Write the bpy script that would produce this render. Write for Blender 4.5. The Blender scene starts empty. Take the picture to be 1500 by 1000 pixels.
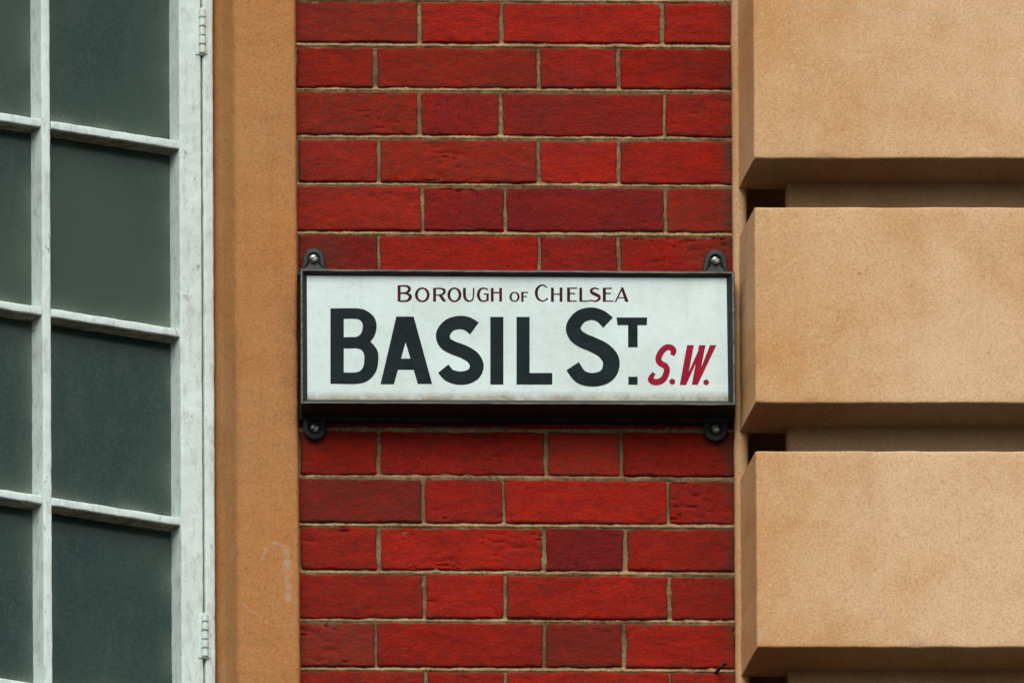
import bpy, math, random
from mathutils import Vector, noise
random.seed(7)
C = bpy.context.scene.collection
R = math.radians

# ------------------------------------------------------------------ camera, sky, sun, exposure
E = R(26.57)                       # the photographer looks up at the sign
DIST = 25.0
ZC = 12.8                          # height of the middle of the picture on the wall
FWD = Vector((0, math.cos(E), math.sin(E)))
UPV = Vector((0, -math.sin(E), math.cos(E)))
CAM = Vector((0, 0, ZC)) - FWD * DIST
cd = bpy.data.cameras.new('camera'); cam = bpy.data.objects.new('camera', cd); C.objects.link(cam)
cam.location = CAM; cam.rotation_euler = (R(90) + E, 0, 0)
cd.sensor_width = 36; cd.lens = 36 * DIST / 1.5; cd.clip_start = 0.1; cd.clip_end = 2000
bpy.context.scene.camera = cam

SUN_EL, SUN_AZ = R(53), R(-2)      # overcast; the light comes from high up in front, a little to the right
w = bpy.data.worlds.new('World'); bpy.context.scene.world = w; w.use_nodes = True
nt = w.node_tree; bg = nt.nodes['Background']
sky = nt.nodes.new('ShaderNodeTexSky'); sky.sky_type = 'NISHITA'; sky.sun_disc = False
sky.sun_elevation = SUN_EL; sky.sun_rotation = R(180) - SUN_AZ
sky.dust_density = 4.0; sky.air_density = 1.0
hs = nt.nodes.new('ShaderNodeHueSaturation'); hs.inputs['Saturation'].default_value = 0.35
nt.links.new(sky.outputs[0], hs.inputs['Color']); nt.links.new(hs.outputs[0], bg.inputs[0])
bg.inputs[1].default_value = 0.055
sd = bpy.data.lights.new('sun', 'SUN'); sun = bpy.data.objects.new('sun', sd); C.objects.link(sun)
sd.energy = 1.5; sd.angle = R(60); sd.color = (1.0, 0.985, 0.935)
sdir = Vector((math.sin(SUN_AZ) * math.cos(SUN_EL), -math.cos(SUN_AZ) * math.cos(SUN_EL), math.sin(SUN_EL)))
sun.rotation_euler = sdir.to_track_quat('Z', 'Y').to_euler(); sun.location = (3, -10, 25)
vs = bpy.context.scene.view_settings
vs.view_transform = 'Standard'; vs.look = 'None'; vs.gamma = 1; vs.use_curve_mapping = False
vs.exposure = 0.77

# ------------------------------------------------------------------ measuring: photograph point -> point on a plane of the facade
def ray(px, py):
    return (FWD * DIST + Vector((1, 0, 0)) * (px - 750) * .001 + UPV * (500 - py) * .001)
def U(px, py, p=0.0):              # the point that stands p metres in front of the brick face
    d = ray(px, py); t = (-p - CAM.y) / d.y
    return CAM + d * t
YV = Vector((0, 1, 0))

# ------------------------------------------------------------------ mesh helpers
class MB:
    def __init__(s): s.v = []; s.f = []; s.m = []; s.c = []; s.hascol = False
    def add(s, verts, faces, mat=0, col=None):
        b = len(s.v); s.v += [tuple(x) for x in verts]
        s.f += [tuple(i + b for i in f) for f in faces]; s.m += [mat] * len(faces)
        s.c += [col or (0, 0, 0, 1)] * len(verts)
        if col: s.hascol = True
    def build(s, name, mats, parent=None, smooth=35):
        me = bpy.data.meshes.new(name)
        off = parent_world(parent) if parent else Vector((0, 0, 0))
        me.from_pydata(s.v, [], s.f)
        for mt in (mats if isinstance(mats, (list, tuple)) else [mats]): me.materials.append(mt)
        me.polygons.foreach_set('material_index', s.m)
        if s.hascol:
            a = me.color_attributes.new('tone', 'FLOAT_COLOR', 'POINT')
            a.data.foreach_set('color', [x for c in s.c for x in c])
        me.update()
        if smooth:
            me.polygons.foreach_set('use_smooth', [True] * len(s.f)); me.set_sharp_from_angle(angle=R(smooth))
        o = bpy.data.objects.new(name, me); C.objects.link(o)
        if parent:
            o.parent = parent; o.location = -off
        return o
def parent_world(o):
    p = Vector(o.location); q = o.parent
    while q: p += Vector(q.location); q = q.parent
    return p
def empty(name, loc, label, cat, group=None):
    o = bpy.data.objects.new(name, None); C.objects.link(o); o.location = loc; o.empty_display_size = .1
    tag(o, label, cat, group); return o
def tag(o, label=None, cat=None, group=None, kind=None):
    if label: o['label'] = label
    if cat: o['category'] = cat
    if group: o['group'] = group
    if kind: o['kind'] = kind

def nz(p, f, seed=0.0): return noise.noise(Vector((p[0] * f + seed * 7.31, p[1] * f + seed * 3.17, p[2] * f - seed * 5.3)))

def edge_params(L, step, r):
    if r <= 0:
        n = max(1, int(L / step)); return [i / n for i in range(n + 1)]
    e = [0, .08 * r, .3 * r, .62 * r, r * 1.05]
    n = max(1, int((L - 2 * r) / step))
    mid = [r * 1.05 + (L - 2.1 * r) * i / n for i in range(1, n)]
    return [x / L for x in e + mid + [L - x for x in reversed(e)]]

def slab(mb, tl, tr, br, bl, nrm, back, step=.004, r=.002, amp=0, freq=60, wob=0, wfreq=70, mat=0, col=None, seed=0, dispf=None, topmat=None, botmat=None):
    """A worn block: four front corners, rounded arrises, uneven face; back(u, v) is the vector from front edge to back edge."""
    L = ((tr - tl).length + (br - bl).length) / 2; H = ((tl - bl).length + (tr - br).length) / 2
    us, vs_ = edge_params(L, step, r), edge_params(H, step, r)
    V, F = [], []
    xd = (tr - tl).normalized(); zd = (tl - bl).normalized()
    for v in vs_:
        for u in us:
            p = bl.lerp(br, u).lerp(tl.lerp(tr, u), v)
            du, dv = min(u, 1 - u) * L, min(v, 1 - v) * H
            a, b = max(0, r - du), max(0, r - dv); h = min(r, math.hypot(a, b)) if r > 0 else 0
            yo = -(r - math.sqrt(max(0, r * r - h * h))) if r > 0 else 0
            q = p.copy()
            if wob:
                q += xd * nz(p, wfreq, seed + 1) * wob + zd * nz(p, wfreq, seed + 2) * wob
                q += (xd * nz(p, wfreq * 3, seed + 5) + zd * nz(p, wfreq * 3, seed + 6)) * wob * .4
            if amp: yo += amp * (nz(p, freq, seed + 3) + .5 * nz(p, freq * 2.3, seed + 4))
            if dispf: yo += dispf(p, u, v, du, dv)
            V.append(q + nrm * yo)
    nu, nv = len(us), len(vs_)
    for j in range(nv - 1):
        for i in range(nu - 1):
            a = j * nu + i; F.append((a, a + 1, a + nu + 1, a + nu))
    loop = [(i, 0) for i in range(nu)] + [(nu - 1, j) for j in range(1, nv)] + [(i, nv - 1) for i in range(nu - 2, -1, -1)] + [(0, j) for j in range(nv - 2, 0, -1)]
    base = len(V); n = len(loop)
    bl_ = back(.5, .5).length; k1 = min(.3, .0008 / bl_)
    for kk in (k1, 1):
        for (i, j) in loop: V.append(V[j * nu + i] + back(us[i], vs_[j]) * kk)
    fm = []
    for k in range(n):
        a, b = loop[k], loop[(k + 1) % n]; k2 = (k + 1) % n
        F.append((a[1] * nu + a[0], base + k, base + k2, b[1] * nu + b[0]))
        F.append((base + k, base + n + k, base + n + k2, base + k2))
        fm += [mat, topmat if topmat is not None and a[1] == nv - 1 and b[1] == nv - 1 else botmat if botmat is not None and a[1] == 0 and b[1] == 0 else mat]
    cf = col if callable(col) else None
    m0 = len(mb.m); c0 = len(mb.c); mb.add(V, F, mat, (0, 0, 0, 1) if cf else col)
    if cf:
        cs = [cf(V[j * nu + i], min(us[i], 1 - us[i]) * L, min(vs_[j], 1 - vs_[j]) * H) for j in range(nv) for i in range(nu)]
        mb.c[c0:c0 + len(cs)] = cs; lc = [cs[j * nu + i] for (i, j) in loop]; mb.c[c0 + len(cs):] = lc + lc
    if topmat is not None or botmat is not None: mb.m[m0 + (nu - 1) * (nv - 1):] = fm

def prism(mb, pts, vec, mat=0):     # flat outline pushed along vec (outline counter-clockwise seen from the street)
    n = len(pts); V = list(pts) + [p + vec for p in pts]
    F = [tuple(range(n)), tuple(range(2 * n - 1, n - 1, -1))] + [(i, n + i, n + (i + 1) % n, (i + 1) % n) for i in range(n)]
    mb.add(V, F, mat)

def tube(mb, a, b, r, n=10, mat=0, r2=None, caps=True):
    d = (b - a).normalized(); s = d.orthogonal().normalized(); t = d.cross(s); r2 = r if r2 is None else r2
    V = [a + (s * math.cos(k * 2 * math.pi / n) + t * math.sin(k * 2 * math.pi / n)) * r for k in range(n)]
    V += [b + (s * math.cos(k * 2 * math.pi / n) + t * math.sin(k * 2 * math.pi / n)) * r2 for k in range(n)]
    F = [(k, (k + 1) % n, n + (k + 1) % n, n + k) for k in range(n)]
    if caps: F += [tuple(range(n - 1, -1, -1)), tuple(range(n, 2 * n))]
    mb.add(V, F, mat)

# ------------------------------------------------------------------ materials
class NM:
    def __init__(s, name):
        s.m = bpy.data.materials.new(name); s.m.use_nodes = True; s.t = s.m.node_tree
        s.b = s.t.nodes['Principled BSDF']; s.tc = s.t.nodes.new('ShaderNodeTexCoord').outputs['Object']
    def n(s, t): return s.t.nodes.new(t)
    def put(s, sock, v):
        if isinstance(v, (int, float)): sock.default_value = v
        elif isinstance(v, (tuple, list)): sock.default_value = tuple(v) + ((1,) if len(v) == 3 and len(sock.default_value) == 4 else ())
        else: s.t.links.new(v, sock)
    def scale(s, sc):
        m = s.n('ShaderNodeMapping'); s.put(m.inputs[0], s.tc); m.inputs['Scale'].default_value = sc; return m.outputs[0]
    def noise(s, f, detail=3, rough=.55, vec=None, dist=0):
        x = s.n('ShaderNodeTexNoise'); s.put(x.inputs['Vector'], vec or s.tc)
        x.inputs['Scale'].default_value = f; x.inputs['Detail'].default_value = detail; x.inputs['Roughness'].default_value = rough
        x.inputs['Distortion'].default_value = dist
        return x
    def mix(s, f, a, b, mode='MIX'):
        x = s.n('ShaderNodeMix'); x.data_type = 'RGBA'; x.blend_type = mode
        s.put(x.inputs[0], f); s.put(x.inputs[6], a); s.put(x.inputs[7], b); return x.outputs[2]
    def math(s, op, a, b=0.0, c=None, clamp=False):
        x = s.n('ShaderNodeMath'); x.operation = op; x.use_clamp = clamp; s.put(x.inputs[0], a); s.put(x.inputs[1], b)
        if c is not None: s.put(x.inputs[2], c)
        return x.outputs[0]
    def rng(s, v, a, b, c=0.0, d=1.0):
        x = s.n('ShaderNodeMapRange'); s.put(x.inputs[0], v)
        for k, q in zip((1, 2, 3, 4), (a, b, c, d)): x.inputs[k].default_value = q
        return x.outputs[0]
    def xyz(s):
        x = s.n('ShaderNodeSeparateXYZ'); s.put(x.inputs[0], s.tc); return x.outputs
    def bump(s, h, strength, dist=.001):
        x = s.n('ShaderNodeBump'); s.put(x.inputs['Height'], h); x.inputs['Strength'].default_value = strength; x.inputs['Distance'].default_value = dist
        s.put(s.b.inputs['Normal'], x.outputs[0])
    def done(s, col, rough=.8, spec=.3):
        s.put(s.b.inputs['Base Color'], col); s.put(s.b.inputs['Roughness'], rough); s.b.inputs['Specular IOR Level'].default_value = spec
        return s.m
    def scratch(s, a, b, wd):       # a chalky stroke between two points of the face (x, z), soft edged
        X = s.xyz(); L2 = (b[0] - a[0]) ** 2 + (b[1] - a[1]) ** 2
        dx = s.math('SUBTRACT', X[0], a[0]); dz = s.math('SUBTRACT', X[2], a[1])
        t = s.math('DIVIDE', s.math('ADD', s.math('MULTIPLY', dx, b[0] - a[0]), s.math('MULTIPLY', dz, b[1] - a[1])), L2, clamp=True)
        ex = s.math('SUBTRACT', dx, s.math('MULTIPLY', t, b[0] - a[0])); ez = s.math('SUBTRACT', dz, s.math('MULTIPLY', t, b[1] - a[1]))
        d = s.math('SQRT', s.math('ADD', s.math('MULTIPLY', ex, ex), s.math('MULTIPLY', ez, ez)))
        return s.rng(d, wd, wd * .2, 0, 1)

def mat_brick():
    k = NM('red_brick'); at = k.n('ShaderNodeVertexColor'); at.layer_name = 'tone'
    sp = k.n('ShaderNodeSeparateColor'); k.put(sp.inputs[0], at.outputs[0])
    wide = k.scale((1, 1, 2.2))
    n1 = k.noise(16, 4, .6, wide).outputs[0]; n2 = k.noise(55, 5, .65, wide, .6).outputs[0]; n3 = k.noise(420, 3, .7).outputs[0]
    n5 = k.noise(38, 5, .7, wide, .8).outputs[0]
    red = k.mix(k.rng(n1, .35, .68), (.34, .0105, .0035), (.47, .0165, .0048))
    plum = k.mix(k.rng(n2, .3, .7), (.16, .013, .018), (.23, .019, .023))
    f = k.math('ADD', k.math('MULTIPLY', sp.outputs[0], .62), k.rng(n2, .42, .75, 0, .55), clamp=True)
    col = k.mix(f, red, plum)
    col = k.mix(k.rng(n3, .46, .68, 0, .52), col, (.095, .010, .008))        # dark grains
    col = k.mix(k.rng(k.noise(300, 2, .6).outputs[0],   .57, .72, 0, .5), col, (.46, .045, .015))   # light grains
    col = k.mix(k.rng(k.noise(95, 5, .7, k.scale((.5, 1, 2.6)), 1.2).outputs[0], .60, .70, 0, .8), col, (.040, .008, .008))  # burnt creases
    col = k.mix(k.rng(n5, .52, .72, 0, .55), col, (.085, .011, .010))
    X = k.xyz()
    col = k.mix(k.math('MULTIPLY', sp.outputs[2], k.rng(n2, .25, .6, .35, .95)), col, (.085, .045, .026))   # dark film, grime and smeared mortar
    col = k.mix(k.rng(k.noise(4.5, 5, .7).outputs[0], .48, .72, 0, .5), col, (.12, .022, .016))   # weather stains that run over several bricks
    br = k.math('ADD', .62, k.math('MULTIPLY', sp.outputs[1], .62))
    col = k.mix(1, col, k.mix(1, (1, 1, 1), br, 'MULTIPLY'), 'MULTIPLY')
    k.bump(k.math('ADD', n3, k.math('MULTIPLY', k.math('ADD', n2, n5), 1.4)), .75, .0016)
    return k.done(col, .9, .06)
def mat_mortar():
    k = NM('lime_mortar'); at = k.n('ShaderNodeVertexColor'); at.layer_name = 'tone'
    sp = k.n('ShaderNodeSeparateColor'); k.put(sp.inputs[0], at.outputs[0])
    n1 = k.noise(22, 4, .6).outputs[0]; n2 = k.noise(260, 3, .7).outputs[0]
    dirty = k.mix(k.rng(n1, .4, .7), (.13, .065, .033), (.24, .15, .08))
    light = k.mix(k.rng(n1, .35, .65), (.33, .21, .10), (.50, .36, .19))
    col = k.mix(sp.outputs[0], dirty, light)
    col = k.mix(k.rng(n2, .48, .66, 0, .65), col, (.08, .045, .025))
    col = k.mix(k.rng(k.noise(48, 4, .7).outputs[0], .52, .68, 0, .6), col, (.11, .055, .03))
    k.bump(n2, .7, .002); return k.done(col, .92, .15)
def stone(name, pale, warm, deep, grad=None, marks=(), grain=.5, streak=.25):
    k = NM(name); X = k.xyz()
    n1 = k.noise(3.2, 4, .6, None, .4).outputs[0]; n2 = k.noise(14, 4, .6).outputs[0]
    n3 = k.noise(330, 2, .75).outputs[0]; n4 = k.noise(210, 2, .7, k.scale((.8, 1, 1.4))).outputs[0]
    f = k.math('ADD', k.rng(n1, .3, .7, -.2, .75), k.rng(n2, .3, .7, -.15, .15))
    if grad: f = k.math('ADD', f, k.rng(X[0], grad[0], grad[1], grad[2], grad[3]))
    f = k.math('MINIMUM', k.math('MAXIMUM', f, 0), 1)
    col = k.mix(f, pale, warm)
    col = k.mix(k.rng(k.noise(7, 5, .65).outputs[0], .52, .75, 0, .35), col, deep)
    st = k.noise(21, 5, .65, k.scale((1, 1, .09))).outputs[0]; col = k.mix(k.rng(st, .52, .76, 0, streak), col, tuple(c * .5 for c in deep))   # rain streaks
    col = k.mix(k.rng(n3, .46, .72, 0, grain), col, tuple(c * .45 for c in deep))
    col = k.mix(k.rng(n4, .55, .75, 0, grain), col, tuple(min(.8, c * 1.35) for c in pale))
    hue = k.noise(240, 1, .6); col = k.mix(.2, col, hue.outputs[1], 'OVERLAY')
    col = k.mix(k.rng(k.noise(70, 3, .6).outputs[0], .70, .76, 0, .45), col, tuple(c * .35 for c in deep))   # pits
    for (a, b, wd, s) in marks:
        msk = k.math('MULTIPLY', .7, k.math('MULTIPLY', k.scratch(a, b, wd), k.rng(k.noise(90, 4, .7).outputs[0], .35, .62, .05, s)))
        col = k.mix(msk, col, (.48, .40, .30))
    k.bump(k.math('ADD', n3, k.math('MULTIPLY', n2, 1.5)), .35, .0012)
    return k.done(col, .85, .25)
def mat_paint():
    k = NM('white_gloss_paint_weathered')
    n1 = k.noise(9, 5, .65).outputs[0]; n2 = k.noise(60, 5, .7, k.scale((1.6, 1.6, .5))).outputs[0]; n3 = k.noise(160, 3, .6).outputs[0]
    col = k.mix(k.rng(n1, .35, .7), (.72, .84, .80), (.61, .71, .665))
    col = k.mix(k.rng(n2, .50, .70, 0, .6), col, (.36, .39, .34))
    col = k.mix(k.rng(k.noise(75, 5, .75, k.scale((1, 1, .6)), .8).outputs[0], .635, .68, 0, .85), col, (.15, .125, .085))     # flaked chips
    k.bump(k.math('ADD', n2, n3), .4, .0012)
    return k.done(col, .5, .35)
def mat_bar_under():         # undersides of the bars: darker, browner coat with dark specks
    k = NM('brown_speckled_paint'); n1 = k.noise(70, 5, .7, k.scale((.5, 1, 1))).outputs[0]; n2 = k.noise(150, 4, .7).outputs[0]
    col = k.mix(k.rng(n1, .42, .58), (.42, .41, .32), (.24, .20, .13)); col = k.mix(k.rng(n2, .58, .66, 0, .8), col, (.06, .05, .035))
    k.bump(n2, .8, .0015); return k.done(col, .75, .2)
def mat_glass():
    k = NM('dark_window_glass')
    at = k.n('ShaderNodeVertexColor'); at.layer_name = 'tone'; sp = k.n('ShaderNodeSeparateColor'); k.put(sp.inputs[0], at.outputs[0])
    n1 = k.noise(3.2, 4, .6, None, .6).outputs[0]; n2 = k.noise(230, 3, .7).outputs[0]; n4 = k.noise(40, 4, .7, k.scale((1, 1, .35))).outputs[0]
    col = k.mix(k.rng(n1, .35, .65), (.0, .030, .024), (.012, .040, .027))
    col = k.mix(k.rng(n2, .42, .68, 0, .5), col, (.040, .060, .050))
    col = k.mix(k.rng(n4, .5, .72, 0, .3), col, (.055, .075, .062))
    col = k.mix(k.math('MULTIPLY', sp.outputs[1], .85), col, (.034, .064, .042))
    col = k.mix(sp.outputs[0], col, (.13, .16, .12))                   # edge dust, with the pale reflection of the bars painted in
    k.bump(k.noise(12, 2, .4).outputs[0], .06, .002)
    return k.done(col, k.math('ADD', k.rng(n2, .3, .7, .12, .22), k.math('MULTIPLY', sp.outputs[0], .3)), .5)
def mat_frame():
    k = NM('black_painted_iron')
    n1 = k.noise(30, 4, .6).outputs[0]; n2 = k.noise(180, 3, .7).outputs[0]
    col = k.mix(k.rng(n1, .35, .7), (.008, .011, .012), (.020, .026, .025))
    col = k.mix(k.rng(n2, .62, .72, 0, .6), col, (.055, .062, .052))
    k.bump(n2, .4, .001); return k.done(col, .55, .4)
def mat_worn():
    k = NM('worn_grey_iron_edge')
    n1 = k.noise(120, 4, .7, k.scale((.3, 1, 1))).outputs[0]
    col = k.mix(k.rng(n1, .35, .65), (.05, .052, .042), (.23, .205, .15))
    return k.done(col, .6, .4)
def mat_lug():
    k = NM('grey_green_painted_iron')
    n1 = k.noise(60, 4, .6).outputs[0]; n2 = k.noise(260, 3, .7).outputs[0]
    col = k.mix(k.rng(n1, .35, .7), (.008, .013, .013), (.026, .034, .031))
    col = k.mix(k.rng(n2, .6, .7, 0, .6), col, (.075, .08, .062))
    k.bump(n2, .7, .0012); return k.done(col, .6, .35)
def mat_screw():
    k = NM('bare_screw_steel'); n = k.noise(300, 2, .6).outputs[0]
    k.b.inputs['Metallic'].default_value = .6
    return k.done(k.mix(k.rng(n, .35, .7), (.62, .62, .56), (.36, .37, .33)), .35, .5)
def mat_plate(z0, z1):
    k = NM('white_enamel'); X = k.xyz()
    n1 = k.noise(11, 5, .65).outputs[0]; n2 = k.noise(130, 4, .7).outputs[0]
    col = k.mix(k.rng(n1, .35, .68), (.69, .825, .80), (.58, .70, .665))
    col = k.mix(k.rng(n2, .54, .72, 0, .4), col, (.44, .51, .455))
    col = k.mix(k.rng(k.noise(24, 4, .65, k.scale((1, 1, .12))).outputs[0], .54, .74, 0, .3), col, (.40, .43, .35))
    h = k.math('ADD', X[2], k.math('MULTIPLY', k.math('SUBTRACT', n1, .5), .012))
    col = k.mix(k.math('MULTIPLY', k.rng(h, z0 + .016, z0 + .003, 0, 1), k.rng(k.noise(40, 4, .7).outputs[0], .3, .6, .4, 1)), col, (.27, .23, .14))   # rust wash on the sill edge
    col = k.mix(k.rng(h, z1 - .010, z1 + .002, 0, .5), col, (.40, .46, .46))  # shade of the top lip, painted grey into the upper edge
    k.bump(n2, .12, .0006); return k.done(col, .38, .4)
def mat_ink(name, a, b, rough=.45):
    k = NM(name); n1 = k.noise(45, 4, .65).outputs[0]; n2 = k.noise(230, 3, .7).outputs[0]
    col = k.mix(k.rng(n1, .35, .68), a, b)
    col = k.mix(k.rng(n2, .66, .76, 0, .3), col, tuple(min(1, c * 3 + .02) for c in b))
    return k.done(col, rough, .05)
def mat_ledge():        # unseen flat tops of the blocks, dirt made dark to cut bounce light
    k = NM('bounce_cutting_ledge'); n1 = k.noise(60, 4, .65).outputs[0]
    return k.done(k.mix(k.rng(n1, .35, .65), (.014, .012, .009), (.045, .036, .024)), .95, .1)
def mat_pavement():
    k = NM('grey_paving'); n1 = k.noise(1.5, 4, .6).outputs[0]
    return k.done(k.mix(n1, (.024, .024, .024), (.040, .039, .038)), .9, .2)

# ------------------------------------------------------------------ pavement far below
mb = MB(); mb.add([(-1500, -1500, 0), (1500, -1500, 0), (1500, 3, 0), (-1500, 3, 0)], [(0, 1, 2, 3)])
pv = mb.build('pavement', mat_pavement(), None, 0); tag(pv, kind='structure')

# ------------------------------------------------------------------ brick wall
def slope(y, x): return y + .005 * (x - 750)
beds = [-275, -206, -137, -68.5, 0, 66.5, 132, 201.5, 271, 342, 413.5, 485, 557, 628.8, 699, 769, 838.3, 909, 980, 1051, 1122, 1193, 1264]
perp = {0: [378, 614, 734, 970], 1: [431, 550, 789, 906], 2: [378, 614, 734, 973], 3: [435, 555, 789, 906], 4: [383, 619, 740, 975],
        5: [436, 555, 790, 906], 6: [384, 620, 740, 976], 7: [437, 555, 793, 909], 8: [384, 620, 740, 977], 9: [437, 555, 800, 910],
        10: [384, 620, 738, 978], 11: [438, 555, 797, 916], 12: [386, 622, 740, 980], 13: [436, 550, 797, 914], 14: [386, 624, 741, 981]}
tone = {(4, 1): (.85, .45), (4, 2): (.95, .38), (2, 1): (.65, .5), (2, 2): (.55, .55), (5, 0): (.7, .3), (5, 2): (.6, .45), (11, 2): (1.0, .3), (10, 2): (.0, .85),
        (11, 1): (.0, .75), (9, 2): (.0, .9), (3, 2): (.1, .9), (3, 1): (.1, .6), (10, 0): (.5, .42), (0, 1): (.05, .75), (0, 2): (.05, .75), (4, 0): (.1, .75), (13, 2): (.45, .35), (12, 1): (.05, .75), (11, 3): (.15, .5), (4, 3): (.2, .6)}
XR = 1080
LUGS = [(U(x, y).x, U(x, y).z, r) for x, y, r in ((470, 372, .05), (1040, 376, .05), (462, 640, .03), (1048, 642, .03))]
XEDGE = U(1071, 500).x
mb = MB(); XB0 = 408
def lean(x, y): return x + .0085 * (y - 500) * (0.6 if x < 500 else 1)
for i in range(len(beds) - 1):
    ri = i - 4
    js = perp.get(ri)
    if js is None:
        js = [x + .0085 * ((ri - (4 if ri < 0 else 12)) * 70) for x in ([383, 619, 740, 975] if ri % 2 == 0 else [436, 553, 793, 909])]
    xs = list(js) + [XR]
    xs = [max(x, XB0) for x in xs]
    if xs[0] > XB0: xs = [XB0] + xs
    k0 = len(xs) - 5
    for j in range(len(xs) - 1):
        x0, x1 = xs[j], xs[j + 1]
        g0 = 2.4 + random.uniform(-.6, .8); gb = 3.6 + random.uniform(-.5, .6); gt = 3.2 + random.uniform(-.5, .8)
        ym = (beds[i] + beds[i + 1]) / 2
        t = .0085
        def P(x, y): return U(x + t * (y - ym), slope(y, x))
        tl, tr, br, bl = P(x0 + g0, beds[i] + gt), P(x1 - g0, beds[i] + gt), P(x1 - g0, beds[i + 1] - gb), P(x0 + g0, beds[i + 1] - gb)
        pv_ = random.random()
        key = (ri, j if ri % 2 == 0 else j - 1 + (1 - k0))
        tn = tone.get(key)
        if tn is None: tn = (random.choice([0, .05, .1, .2, .35]), random.uniform(.4, .75))
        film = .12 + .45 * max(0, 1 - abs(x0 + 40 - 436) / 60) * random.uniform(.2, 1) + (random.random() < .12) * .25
        ox, oz = random.uniform(-1, 1), random.uniform(-1, 1); crease = random.choice([.2, .4, .7, 1.1, 1.6]); sd_ = random.random() * 50
        tilt, tiltx = random.uniform(-.0012, .0012), random.uniform(-.0012, .0012); proud = random.uniform(-.0008, .0012)
        def disp(p, u, v, du, dv, crease=crease, sd_=sd_, tilt=tilt, tiltx=tiltx, proud=proud):
            q = Vector((p.x * 17 + sd_, p.z * 95 + p.x * 16 + noise.noise(p * 40) * .8, sd_))
            a = abs(noise.noise(q)); ridge = max(0, .11 - a) / .11
            msk = max(0, noise.noise(Vector((p.x * 16 - sd_, p.z * 22, 4.4))) + .12)
            d = -.0021 * crease * ridge * msk * 1.7
            d += proud + tilt * (v - .5) + tiltx * (u - .5)
            e = min(du, dv)
            if e < .006: d -= .0016 * max(0, noise.noise(Vector((p.x * 55 + sd_, 9, p.z * 55)))) * (1 - e / .006) * 2
            return max(d, -.0026) if e > .006 else max(d, -.0045)
        def tint(p, du, dv, tn=tn, film=film, sd_=sd_):
            e = min(du, dv); q = film
            q += max(0, 1 - e / .007) * (.28 + 1.0 * noise.noise(Vector((p.x * 30, sd_, p.z * 30))))          # smeared pointing at the arrises
            for (lx, lz, lr) in LUGS: q += .6 * max(0, 1 - math.hypot(p.x - lx, p.z - lz) / lr)               # grime round the fixings
            q += .75 * max(0, 1 - (XEDGE - p.x) / .020) * (.7 + noise.noise(p * 20))                          # darker towards the pier
            return (max(0, min(1, tn[0] + .35 * noise.noise(Vector((p.x * 14, sd_, p.z * 20))))), tn[1], max(0, min(1, q)), 1)
        slab(mb, tl, tr, br, bl, -YV, lambda u, v: Vector((0, .02, 0)), step=.0032, r=.0034, amp=.0007, freq=55, wob=.0016, wfreq=30,
             mat=0, col=tint, seed=sd_, dispf=disp)
# the mortar face behind and between the bricks
nxm, nzm = 150, 620
V, F = [], []; cols = []
xa, xb, ya, yb = XB0 - 10, XR + 8, beds[0], beds[-1]
for j in range(nzm + 1):
    y = ya + (yb - ya) * j / nzm
    for i in range(nxm + 1):
        x = xa + (xb - xa) * i / nxm
        d = min(abs(y - b) for b in beds)
        p = U(x, slope(y, x), 0)
        ridge = max(0, 1 - d / 3.0)
        k = -.0036 + .0026 * min(1, ridge * 1.6) + .0013 * noise.noise(p * 60) + .0012 * noise.noise(p * 160)
        q = p.copy(); q.y -= k; V.append(q)
        low = 1 if d < 5 else 0
        s = (.9 if low else .3) + .55 * noise.noise(Vector((p.x * 9, 3, p.z * 14)))
        cols.append((max(0, min(1, s)), 0, 0, 1))
for j in range(nzm):
    for i in range(nxm):
        a = j * (nxm + 1) + i; F.append((a, a + nxm + 1, a + nxm + 2, a + 1))
b0 = len(mb.v); mb.add(V, F, 1, (0, 0, 0, 1)); mb.c[b0:] = cols
wall = mb.build('brick_wall', [mat_brick(), mat_mortar()])
tag(wall, 'red brick wall of headers and stretchers with buff mortar, between the two stone strips', 'wall')

# ------------------------------------------------------------------ orange stone jamb beside the window
def px2(px, py, p=0): q = U(px, py, p); return (q.x, q.z)
jm = [(px2(384, 828), px2(390, 812), .0032, .7), (px2(390, 812), px2(403, 803), .003, .8), (px2(403, 803), px2(416, 808), .003, .7),
      (px2(419, 812), px2(423, 886), .0075, .85), (px2(341, 806), px2(341, 818), .007, .5), (px2(326, 965), px2(327, 980), .006, .6),
      (px2(356, 893), px2(392, 920), .0025, .5), (px2(412, 924), px2(430, 922), .003, .45)]
S_JAMB = stone('orange_terracotta', (.47, .225, .08), (.48, .185, .05), (.33, .13, .040), None, jm, .42)
prof = [(306, .075), (310, .042), (315, .036), (328, .019), (330, .015), (345.5, -.018), (435.5, -.020), (437, .0), (437, .045)]
dense = []
for a, b in zip(prof, prof[1:]):
    n = max(2, int(math.hypot(b[0] - a[0], (b[1] - a[1]) * 1000) / 4))
    dense += [(a[0] + (b[0] - a[0]) * k / n, a[1] + (b[1] - a[1]) * k / n) for k in range(n)]
dense.append(prof[-1])
for _ in range(2):
    dense = [dense[0]] + [((a[0] + 2 * b[0] + c[0]) / 4, (a[1] + 2 * b[1] + c[1]) / 4) for a, b, c in zip(dense, dense[1:], dense[2:])] + [dense[-1]]
mb = MB(); V, F = [], []; rows = 420
for j in range(rows + 1):
    y = -270 + 1530 * j / rows
    for (x, d) in dense:
        sh = (.0055 if x < 400 else .007) * (y - 500)
        p = U(x + sh, y, -d)
        k = .0009 * noise.noise(Vector((p.x * 25, d * 25, p.z * 25))) + .0004 * noise.noise(Vector((p.x * 110, d * 110, p.z * 110)))
        if abs(x - 435.5) < 4 or abs(x - 345) < 4: k -= .0022 * max(0, noise.noise(Vector((x, 5, p.z * 38))) - .12)
        V.append(p + Vector((k * .6 if x > 400 else -k * .4, -k, 0)))
n = len(dense)
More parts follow.
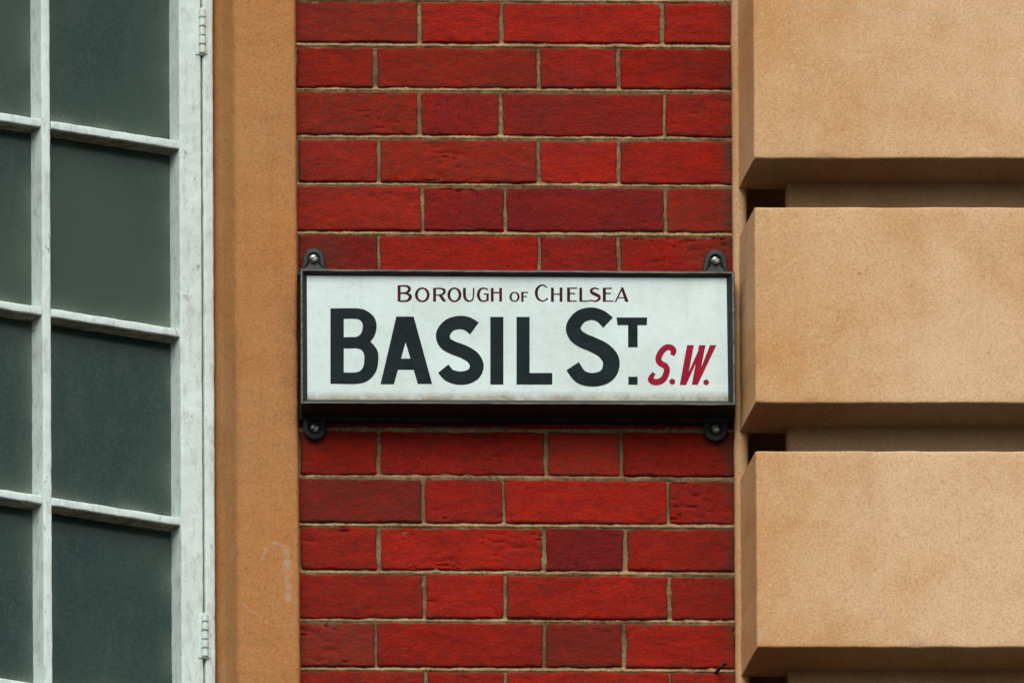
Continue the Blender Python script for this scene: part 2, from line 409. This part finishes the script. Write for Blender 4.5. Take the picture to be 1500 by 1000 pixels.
for j in range(rows):
    for i in range(n - 1):
        a = j * n + i; F.append((a, a + n, a + n + 1, a + 1))
mb.add(V, F)
jamb = mb.build('stone_jamb', S_JAMB, None, 50)
tag(jamb, 'plain orange stone jamb with a stepped inner edge, between white window and red bricks', 'stone jamb')

# ------------------------------------------------------------------ rusticated pier
PF, PB, PCORE = .116, .020, .036
pier = empty('stone_pier', U(1300, 1290, PB), 'pale buff stone pier of broad smooth blocks with deep dark grooves', 'pier')
gx = U(1105, 500, PF).x, U(1400, 500, PF).x
sc = [px2(1165, 8, PF), px2(1200, 11, PF), px2(1240, 14, PF), px2(1290, 20, PF), px2(1390, 22, PF)]
sm = [(a, b, .0028, .75) for a, b in zip(sc, sc[1:])] + [(px2(1112, 745, PF), px2(1111, 760, PF), .005, .8), (px2(1117, 922, PF), px2(1112, 936, PF), .008, .8), (px2(1117, 330, PF), px2(1118, 460, PF), .004, .25)]
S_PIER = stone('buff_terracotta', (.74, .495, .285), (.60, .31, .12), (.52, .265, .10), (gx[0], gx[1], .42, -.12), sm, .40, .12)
XE = 1950
LEDGE = mat_ledge()
def blk(y0, y1, seed):
    m = MB(); xl = lambda y: 1103.5 + .0055 * (y - 100)
    tl, tr, br, bl = U(xl(y0), y0, PF), U(XE, y0, PF), U(XE, y1, PF), U(xl(y1), y1, PF)
    dep = PF - PB - .0006
    def chip(p, u, v, du, dv):
        e = min(du, dv) if v < .5 else du
        if e > .009: return 0
        return -.004 * max(0, noise.noise(Vector((p.x * 28 + seed, 2, p.z * 28))) - .18) * (1 - e / .009) * 2.2
    slab(m, tl, tr, br, bl, -YV, lambda u, v: Vector((-.0215 * (1 - min(1, u * 20)), dep, 0)), step=.008, r=.0032, amp=.0007, freq=9, wob=.0008, wfreq=22, seed=seed, dispf=chip, topmat=1)
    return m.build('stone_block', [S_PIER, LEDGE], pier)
for q, (a, b) in enumerate([(-411, -125), (-54, 232), (303, 590), (660, 947.5), (1018, 1290)]): blk(a, b, q * 3.7)
m = MB()
tl, tr, br, bl = U(1148, -300, PCORE), U(XE - 5, -300, PCORE), U(XE - 5, 1270, PCORE), U(1155, 1270, PCORE)
slab(m, tl, tr, br, bl, -YV, lambda u, v: Vector((0, PCORE + .12, 0)), step=.012, r=.011, amp=.0008, freq=12, wob=.0009, seed=3)
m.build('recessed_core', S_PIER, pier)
m = MB()
tl, tr, br, bl = U(1069, -300, PB), U(1090, -300, PB), U(1100.5, 1280, PB), U(1079.5, 1280, PB)
slab(m, tl, tr, br, bl, -YV, lambda u, v: Vector((-.003 * (1 - min(1, u * 30)), .11, 0)), step=.009, r=.009, amp=.0007, freq=20, wob=.0009, wfreq=25, seed=8)
m.add([U(1060, -400, -.128), U(XE, -400, -.128), U(XE, 1290, -.128), U(1060, 1290, -.128)], [(0, 3, 2, 1)])
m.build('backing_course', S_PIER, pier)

# ------------------------------------------------------------------ casement window
T = R(19.5)
UN = Vector((math.sin(T), -math.cos(T), 0)); UU = Vector((math.cos(T), math.sin(T), 0))
W0 = U(297, 500, -.022)
def WP(px, py, n=0.0):
    d = ray(px, py); t = ((W0 - CAM).dot(UN) + n) / d.dot(UN)
    return CAM + d * t
PAINT, GLASS, BAR_UNDER = mat_paint(), mat_glass(), mat_bar_under()
win = empty('casement_window', WP(0, 1290), 'white painted casement window with small dark panes, left of the orange jamb', 'window')
YT, YB = -400, 1290
def ln(x, y, k=.0045): return x + k * (y - 500)
def vbar(m, x0, x1, y0, y1, n=0.0, dep=.03, splay=-.007, k=.0045, seed=1, r=.0022, amp=.0006):
    slab(m, WP(ln(x0, y0, k), y0, n), WP(ln(x1, y0, k), y0, n), WP(ln(x1, y1, k), y1, n), WP(ln(x0, y1, k), y1, n), UN,
         lambda u, v: -UN * dep + UU * (splay if u < .5 else 0), step=.005, r=r, amp=amp, freq=40, wob=.0005, wfreq=40, seed=seed)
sash = None
m = MB()
vbar(m, 264, 296.3, YT, YB, 0, .034, -.0075, seed=1)                 # hinge stile
vbar(m, -420, -388, YT, YB, 0, .034, -.0075, seed=2)                 # far stile
SL = .158
def hy(y75, x): return y75 + SL * (x - 75)
def hbar(m, x0, x1, ytop75, h, n=-.0012, dep=.027, seed=1, r=.002):
    a = lambda x, y: WP(x, y, n)
    slab(m, a(x0, hy(ytop75, x0)), a(x1, hy(ytop75, x1)), a(x1, hy(ytop75, x1) + h), a(x0, hy(ytop75, x0) + h), UN,
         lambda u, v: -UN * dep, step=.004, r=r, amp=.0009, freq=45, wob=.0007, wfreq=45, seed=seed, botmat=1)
hbar(m, -389, 265, -440, 34, 0.0, .034, 3); hbar(m, -389, 265, 1254, 34, 0.0, .034, 4)
sash = m.build('sash', [PAINT, BAR_UNDER], win)
m = MB()
mx = [(62.0, 75.0), (-140, -127)]
for q, (a, b) in enumerate(mx): vbar(m, a, b, YT - 10, YB - 40, 0, .030, -.0085, seed=5 + q)
hx = [(-389, -139.5), (-127.5, 62.5), (74.5, 265)]
for q, y in enumerate([-100, 176.5, 451.5, 727.5, 1004]):
    for z, (a, b) in enumerate(hx): hbar(m, a, b, y, 12.0, seed=10 + 3 * q + z)
m.build('glazing_bars', [PAINT, BAR_UNDER], sash)
m = MB()
V, F = [], []; gc = []; NX, NY = 132, 330
vb = [(-427, -388), (-148, -127), (54, 75), (255, 297)]; hb_ = [-100, 176.5, 451.5, 727.5, 1004]
for j in range(NY + 1):
    for i in range(NX + 1):
        px, py = -395 + 665 * i / NX, YT + (YB - YT) * j / NY
        p = WP(px, py, -.0275); V.append(p)
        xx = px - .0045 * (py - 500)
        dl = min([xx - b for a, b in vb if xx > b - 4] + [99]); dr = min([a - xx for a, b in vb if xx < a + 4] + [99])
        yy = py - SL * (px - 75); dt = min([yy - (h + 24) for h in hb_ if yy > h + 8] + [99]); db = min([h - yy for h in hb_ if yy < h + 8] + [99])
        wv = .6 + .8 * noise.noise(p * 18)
        g = .8 * math.exp(-max(0, dr) / 13) + .25 * math.exp(-max(0, dl) / 7) + .75 * math.exp(-max(0, db) / 9) + .2 * math.exp(-max(0, dt) / 10)  # dust at the bars plus their reflection, strongest left of each upright
        pane = (sum(xx > b for a, b in vb), sum(yy > h for h in hb_))
        ph = noise.noise(Vector((pane[0] * 7.7 + 1.3, pane[1] * 5.1 + .7, 2.2)))
        tn_ = .4 + .9 * ph + .9 * noise.noise(Vector((p.x * 7 + ph * 30, 1.1, p.z * 5)))
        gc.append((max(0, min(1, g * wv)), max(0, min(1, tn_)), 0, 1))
for j in range(NY):
    for i in range(NX):
        q = j * (NX + 1) + i; F.append((q, q + NX + 1, q + NX + 2, q + 1))
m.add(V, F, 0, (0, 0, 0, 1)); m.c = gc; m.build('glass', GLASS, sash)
m = MB()
vbar(m, 299.2, 314.2, YT, YB, .002, .03, 0, seed=7, k=.0045, r=.003)      # fixed frame
vbar(m, 285, 316, YT, YB, -.036, .02, 0, seed=9, k=.0045)                 # rebate behind the crack
vbar(m, -440, -423, YT, YB, .002, .05, 0, seed=8, k=.0045)
m.build('window_frame', PAINT, win)
for (x, y0, y1, kk) in ((296.4, 14, 80, 5), (300.4, 899, 963, 5)):
    m = MB(); L = (y1 - y0) / kk
    for q in range(kk):
        a, b = WP(x, y0 + q * L + .7, .003), WP(x, y0 + (q + 1) * L - .7, .003)
        rr = .0052 + .0003 * (q % 2); e = (b - a).normalized() * .0012
        tube(m, a, a + e, rr * .75, 14, 0, rr); tube(m, a + e, b - e, rr, 14, 0, rr, False); tube(m, b - e, b, rr, 14, 0, rr * .75)
    tube(m, WP(x, y0 - 1, .002), WP(x, y1 + 1, .002), .0036, 10)
    # the two leaves let into sash and frame
    for (c0, c1, n_) in ((x - 10, x - 3, .0012), (x + 3, x + 8, .0032)):
        slab(m, WP(c0, y0, n_), WP(c1, y0, n_), WP(c1, y1, n_), WP(c0, y1, n_), UN, lambda u, v: -UN * .003, step=.01, r=.0006)
    m.build('hinge', PAINT, win, 40)

# ------------------------------------------------------------------ street sign
PS, PP = .056, .0485
FR, WORN, LUG, SCREW = mat_frame(), mat_worn(), mat_lug(), mat_screw()
sign = empty('street_sign', U(760, 592, 0), 'white enamel street name plate in a black iron frame, screwed to the bricks', 'street sign')
inn = [(450, 404.5), (1063.5, 408), (1066, 586.5), (451, 584.5)]          # TL TR BR BL in the photograph
out = [(440, 393.5), (1076, 397.5), (1077.5, 593), (440.5, 590.5)]
def ring(k, p): return [U(i[0] + (o[0] - i[0]) * k, i[1] + (o[1] - i[1]) * k, p) for i, o in zip(inn, out)]
prof = [(0, PP - .001, 0), (.06, PP, 0), (.62, PS - .0012, 0), (.72, PS, 1), (.93, PS, 1), (1.0, PS - .0012, 0)]
m = MB(); rings = [ring(k, p) for (k, p, _) in prof]
front_o = rings[-1]
rings.append([v + Vector((0, PS - .0012 + .004, 0)) for v in front_o])
mats_ = [0, 0, 0, 1, 0, 0]
NS = 60
def side_pts(rg, s): a, b = rg[s], rg[(s + 1) % 4]; return [a.lerp(b, q / NS) for q in range(NS + 1)]
for s in range(4):
    for ri in range(len(rings) - 1):
        A, B = side_pts(rings[ri], s), side_pts(rings[ri + 1], s)
        def jit(p, ri_): return p + Vector((0, 0, .0006 * noise.noise(p * 40))) if ri_ >= 2 else p
        V = [jit(p, ri) for p in A] + [jit(p, ri + 1) for p in B]; n = NS + 1
        F = [(q, q + 1, n + q + 1, n + q) for q in range(NS)]
        F = [tuple(reversed(f)) for f in F]
        m.add(V, F, mats_[ri])
frame = m.build('frame', [FR, WORN], sign, 30)
m = MB()
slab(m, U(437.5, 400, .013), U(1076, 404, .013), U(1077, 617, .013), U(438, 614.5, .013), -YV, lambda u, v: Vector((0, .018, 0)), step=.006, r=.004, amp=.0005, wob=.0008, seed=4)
m.build('shadow_board', FR, sign)  # added black board in place of the shadow round the sign
zb, zt = U(750, 586, PP).z, U(750, 406, PP).z
m = MB()
pl = [U(inn[3][0] - 2, inn[3][1] + 1, PP), U(inn[2][0] + 2, inn[2][1] + 1, PP), U(inn[1][0] + 2, inn[1][1] - 2, PP), U(inn[0][0] - 2, inn[0][1] - 2, PP)]
prism(m, pl, Vector((0, .006, 0)))
plate = m.build('name_plate', mat_plate(zb, zt), sign, 0)

# --- lettering: every stroke is a paint layer a hair above the last
LIFT = [PP + .0003]
def lift():
    LIFT.append(0); return PP + .0001 + .00003 * (len(LIFT) % 7)
def catmull(pts, n=7):
    P = [pts[0]] + list(pts) + [pts[-1]]; outp = []
    for i in range(1, len(P) - 2):
        p0, p1, p2, p3 = P[i - 1], P[i], P[i + 1], P[i + 2]
        for k in range(n):
            t = k / n
            outp.append(tuple(.5 * (2 * b + (-a + c) * t + (2 * a - 5 * b + 4 * c - d) * t * t + (-a + 3 * b - 3 * c + d) * t ** 3) for a, b, c, d in zip(p0, p1, p2, p3)))
    outp.append(tuple(P[-2])); return outp
def ribbon(m, pts, closed=False):      # pts: (x, y, width)
    q = catmull(pts); p = lift(); V, F = [], []
    for i, (x, y, w_) in enumerate(q):
        a, b = q[max(0, i - 1)], q[min(len(q) - 1, i + 1)]
        tx, ty = b[0] - a[0], b[1] - a[1]; L = math.hypot(tx, ty) or 1
        nx, ny = -ty / L * w_ / 2, tx / L * w_ / 2
        V += [U(x + nx, y + ny, p), U(x - nx, y - ny, p)]
    for i in range(len(q) - 1):
        f = (2 * i, 2 * i + 1, 2 * i + 3, 2 * i + 2); F.append(f)
    fix(V, F); m.add(V, F)
def fix(V, F):
    for i, f in enumerate(F):
        nrm = (V[f[1]] - V[f[0]]).cross(V[f[2]] - V[f[0]])
        if nrm.y > 0: F[i] = tuple(reversed(f))
def poly(m, pts):
    p = lift(); V = [U(x, y, p) for x, y in pts]; F = [tuple(range(len(pts)))]; fix(V, F); m.add(V, F)
def rect(m, x0, x1, y0, y1): poly(m, [(x0, y0), (x1, y0), (x1, y1), (x0, y1)])
def ellipse(m, cx, cy, rx, ry, wx, wy):
    p = lift(); V, F = [], []; n = 40
    for k in range(n):
        a = 2 * math.pi * k / n
        V += [U(cx + rx * math.cos(a), cy + ry * math.sin(a), p), U(cx + (rx - wx) * math.cos(a), cy + (ry - wy) * math.sin(a), p)]
    for k in range(n):
        b = 2 * ((k + 1) % n); F.append((2 * k, 2 * k + 1, b + 1, b))
    fix(V, F); m.add(V, F)
def dot(m, cx, cy, r):
    poly(m, [(cx + r * math.cos(2 * math.pi * k / 20), cy + r * math.sin(2 * math.pi * k / 20)) for k in range(20)])

m = MB()    # BASIL ST.
rect(m, 484, 503.6, 451.4, 562)
ribbon(m, [(500, 459.2, 15.6), (522, 459.2, 15.6), (533, 462.5, 17), (540.8, 472, 20), (540.5, 485, 20), (534, 496, 18), (522, 501.5, 16.5), (500, 501.8, 16.5)])
ribbon(m, [(500, 502, 16.5), (524, 502, 16.5), (536, 506.5, 17.5), (543.2, 517, 20.5), (543.8, 529, 20.5), (541.5, 540, 20), (534, 549.5, 18.5), (522, 553.6, 17), (500, 553.6, 17)])
poly(m, [(557.4, 562.5), (577, 562.5), (600, 480), (606, 463.5), (580.5, 463.5)])
poly(m, [(633, 562), (612, 562), (588, 480), (580.8, 463.5), (606, 463.5)])
rect(m, 580, 612, 525, 541.5)
ribbon(m, [(695, 481, 21.5), (685, 474.3, 20.5), (672, 472.3, 19.8), (658, 476.7, 19.8), (649, 489, 20.5), (651.5, 501, 20), (662, 508.5, 19.6), (680, 515.5, 20), (693, 524, 20), (698.4, 535.5, 20.4),
           (694.5, 546.5, 20), (685, 552.2, 20), (671.5, 553.5, 19.8), (658, 549.3, 19.5), (649.3, 539.7, 19.5)])
rect(m, 718.2, 737.4, 464, 563)
rect(m, 756.6, 775.8, 464, 563); poly(m, [(775, 546), (809, 546), (809, 563), (775, 563)])
ribbon(m, [(890.8, 472.4, 20.5), (880, 463.2, 19), (866, 459.3, 18.5), (850, 464, 20), (840, 478, 21.5), (843, 490, 22), (853, 498, 22), (868, 504.5, 22), (884, 513, 23), (894.5, 526, 24.5), (894, 541, 24),
           (885, 552, 21.5), (867, 556, 20), (850, 551, 21), (838.8, 536, 22)])
poly(m, [(903, 464.8), (948, 464.8), (947.5, 476), (904.5, 476)]); rect(m, 920, 934, 475, 508.6)
rect(m, 920.5, 934, 551.5, 563.3)
m.build('lettering', mat_ink('slate_black_paint', (.006, .014, .016), (.013, .023, .026)), plate, 0)['label'] = 'large dark capitals reading BASIL ST.'

Z = lambda x, y, w_=None: (820 + x / 6.25, 440 + y / 6.25) + ((w_ / 6.25,) if w_ else ())
m = MB()    # S.W.
ribbon(m, [Z(1030, 500, 40), Z(1042, 462, 54), Z(1020, 432, 54), Z(975, 430, 54), Z(930, 468, 56), Z(903, 530, 56), Z(920, 572, 56), Z(968, 602, 56), Z(980, 645, 56), Z(955, 710, 58), Z(912, 742, 58), Z(860, 744, 58), Z(832, 718, 52), Z(862, 662, 34)])
dot(m, *Z(1030, 742), 27 / 6.25); dot(m, *Z(1340, 748), 26 / 6.25)
poly(m, [Z(1165, 408), Z(1228, 408), Z(1158, 772), Z(1098, 772)])
poly(m, [Z(1128, 772), Z(1156, 772), Z(1315, 420), Z(1290, 408)])
poly(m, [Z(1275, 408), Z(1335, 408), Z(1262, 772), Z(1208, 772)])
poly(m, [Z(1230, 772), Z(1262, 772), Z(1434, 408), Z(1375, 408)])
m.build('lettering', mat_ink('crimson_paint', (.27, .006, .026), (.37, .010, .036)), plate, 0)['label'] = 'small slanted crimson letters reading S.W.'

A = lambda x, y, w_=None: (570 + x / 8.333, 405 + y / 8.333) + ((w_ / 8.333,) if w_ else ())
B = lambda x, y, w_=None: (740 + x / 7.5, 405 + y / 7.5) + ((w_ / 7.5,) if w_ else ())
def rc(m, Q, x0, x1, y0, y1): a, b = Q(x0, y0), Q(x1, y1); rect(m, a[0], b[0], a[1], b[1])
def el(m, Q, s, cx, cy, rx, ry, wx, wy): c = Q(cx, cy); ellipse(m, c[0], c[1], rx / s, ry / s, wx / s, wy / s)
def rb(m, Q, *pts): ribbon(m, [Q(*p) for p in pts])
m = MB()    # BOROUGH OF CHELSEA
rc(m, A, 103, 140, 106, 303)
rb(m, A, (125, 114, 20), (195, 114, 20), (240, 130, 32), (245, 165, 36), (205, 197, 22), (125, 202, 18))
rb(m, A, (125, 203, 18), (205, 206, 20), (252, 228, 36), (255, 262, 38), (215, 295, 24), (125, 300, 18))
el(m, A, 8.333, 405, 222, 90, 90, 35, 20)
rc(m, A, 537, 572, 138, 304)
rb(m, A, (555, 146, 18), (630, 146, 20), (672, 166, 32), (668, 203, 30), (625, 224, 18), (560, 226, 15))
poly(m, [A(598, 222), A(640, 218), A(700, 304), A(655, 304)])
el(m, A, 8.333, 797, 222, 86, 90, 35, 20)
rb(m, A, (920, 138, 35), (920, 230, 35), (938, 280, 30), (980, 300, 19), (1018, 280, 18), (1030, 230, 18), (1032, 138, 18))
rb(m, A, (1208, 160, 16), (1155, 142, 18), (1108, 162, 30), (1088, 222, 36), (1108, 280, 28), (1150, 300, 18), (1198, 285, 20), (1204, 262, 20))
rc(m, A, 1188, 1216, 208, 296); rc(m, A, 1155, 1216, 206, 220)
rc(m, A, 1242, 1276, 138, 305); rc(m, A, 1344, 1378, 138, 305); rc(m, A, 1262, 1356, 186, 204)
el(m, B, 7.5, 103, 222, 56, 56, 24, 13)
rc(m, B, 176, 202, 168, 276); rc(m, B, 176, 254, 168, 181); rc(m, B, 190, 238, 212, 223)
rb(m, B, (458, 122, 14), (428, 98, 16), (388, 98, 20), (352, 135, 30), (342, 185, 32), (358, 238, 26), (400, 267, 17), (445, 258, 16), (466, 236, 22))
rc(m, B, 503, 535, 122, 277); rc(m, B, 598, 629, 120, 277); rc(m, B, 520, 610, 186, 200)
rc(m, B, 680, 713, 120, 277); rc(m, B, 690, 790, 120, 134); rc(m, B, 700, 768, 178, 192); rc(m, B, 690, 786, 263, 277)
rc(m, B, 815, 846, 122, 277); rc(m, B, 825, 905, 263, 277)
rb(m, B, (1030, 140, 14), (988, 127, 17), (950, 142, 26), (950, 172, 32), (990, 195, 36), (1030, 217, 33), (1030, 248, 28), (990, 271, 17), (940, 262, 14), (905, 271, 12))
rc(m, B, 1072, 1106, 122, 277); rc(m, B, 1085, 1172, 122, 136); rc(m, B, 1095, 1162, 178, 192); rc(m, B, 1085, 1192, 263, 277)
poly(m, [B(1203, 277), B(1220, 277), B(1295, 130), B(1278, 122)]); poly(m, [B(1318, 277), B(1356, 277), B(1298, 120), B(1268, 120)]); rc(m, B, 1240, 1320, 226, 238)
m.build('lettering', mat_ink('plum_paint', (.035, .006, .012), (.075, .008, .018)), plate, 0)['label'] = 'small plum capitals reading BOROUGH OF CHELSEA'

# --- four iron lugs with screws
for (cx, cy, base, hw, r, up, ang) in ((459.5, 378.5, 404, 21, 15.5, 1, .5), (1048, 381.5, 408, 19.5, 16.5, 1, .75), (461, 626.5, 596, 17, 17, -1, .9), (1048.5, 628, 598, 19, 18, -1, .4)):
    m = MB(); s = -up; pts = []
    hb = hw + (6 if up > 0 else 0)
    outl = [(cx - hb, base)] if up > 0 else [(cx - hb, base)]
    arc = [(cx + r * math.cos(math.pi - k * math.pi / 16), cy + s * r * math.sin(k * math.pi / 16)) for k in range(17)]
    outl = [(cx - hb, base), (cx - r - (2 if up > 0 else 0), base + (cy - base) * .45)] + arc + [(cx + r + (2 if up > 0 else 0), base + (cy - base) * .45), (cx + hb, base)]
    def layer(k, p, dy=0): return [U(cx + (x - cx) * k, cy + (y - cy) * k, p) for x, y in outl]
    lv = [layer(1.0, -.004), layer(1.0, .008), layer(.93, .0105), layer(.62, .0118), layer(.50, .0100), layer(.34, .0075)]
    nn = len(outl); V = [p for l in lv for p in l]; F = []
    for a in range(len(lv) - 1):
        for k in range(nn):
            F.append((a * nn + k, a * nn + (k + 1) % nn, (a + 1) * nn + (k + 1) % nn, (a + 1) * nn + k))
    F.append(tuple((len(lv) - 1) * nn + k for k in range(nn)))
    if up < 0: pass
    fixed = []
    cen = U(cx, cy, 0)
    for f in F:
        a, b, c = V[f[0]], V[f[1]], V[f[2]]
        nrm = (b - a).cross(c - a); mid = (a + b + c) / 3
        ok = nrm.dot(Vector((mid.x - cen.x, -.02, mid.z - cen.z))) > 0
        fixed.append(f if ok else tuple(reversed(f)))
    m.add(V, fixed)
    lug = m.build('fixing_lug', LUG, sign, 40)
    # screw: shallow dome, split by its slot
    m = MB(); rs = .0058
    c0 = U(cx, cy, .0095)
    for side in (-1, 1):
        V, F = [], []; na, nr = 10, 4
        dv = Vector((math.cos(ang), 0, math.sin(ang))); pv2 = Vector((-dv.z, 0, dv.x)) * side
        for j in range(nr + 1):
            rr = rs * j / nr; h = .0035 * math.sqrt(max(0, 1 - (j / nr) ** 2))
            for k in range(na + 1):
                th = math.pi * k / na
                V.append(c0 + pv2 * .0009 + dv * rr * math.cos(th) + pv2 * rr * math.sin(th) + Vector((0, -h, 0)))
        for j in range(nr):
            for k in range(na):
                a = j * (na + 1) + k; F.append((a, a + 1, a + na + 2, a + na + 1))
        fix(V, F)
        b = len(V); edge = [0 + k for k in ()]
        m.add(V, F)
        # slot wall
        W = [V[j * (na + 1)] for j in range(nr, -1, -1)] + [V[j * (na + 1) + na] for j in range(1, nr + 1)]
        m.add(W + [p + Vector((0, .004, 0)) for p in W], [(k, k + 1, len(W) + k + 1, len(W) + k) for k in range(len(W) - 1)])
    m.build('screw', SCREW, lug, 40)

# ------------------------------------------------------------------ a stray nail low in the brickwork
m = MB()
tube(m, U(1047, 986, -.004), U(1056, 977, .012), .0022, 10); tube(m, U(1056, 977, .012), U(1062, 971.5, .015), .0022, 10)
d = (U(1062, 971.5, .015) - U(1056, 977, .012)).normalized(); tube(m, U(1062, 971.5, .015), U(1062, 971.5, .015) + d * .0018, .0036, 10)
nail = m.build('nail', FR); tag(nail, 'small dark bent nail in a mortar joint low beside the stone pier', 'nail')

for o in (wall, jamb, pier, win, sign, nail): o['kind'] = 'thing'
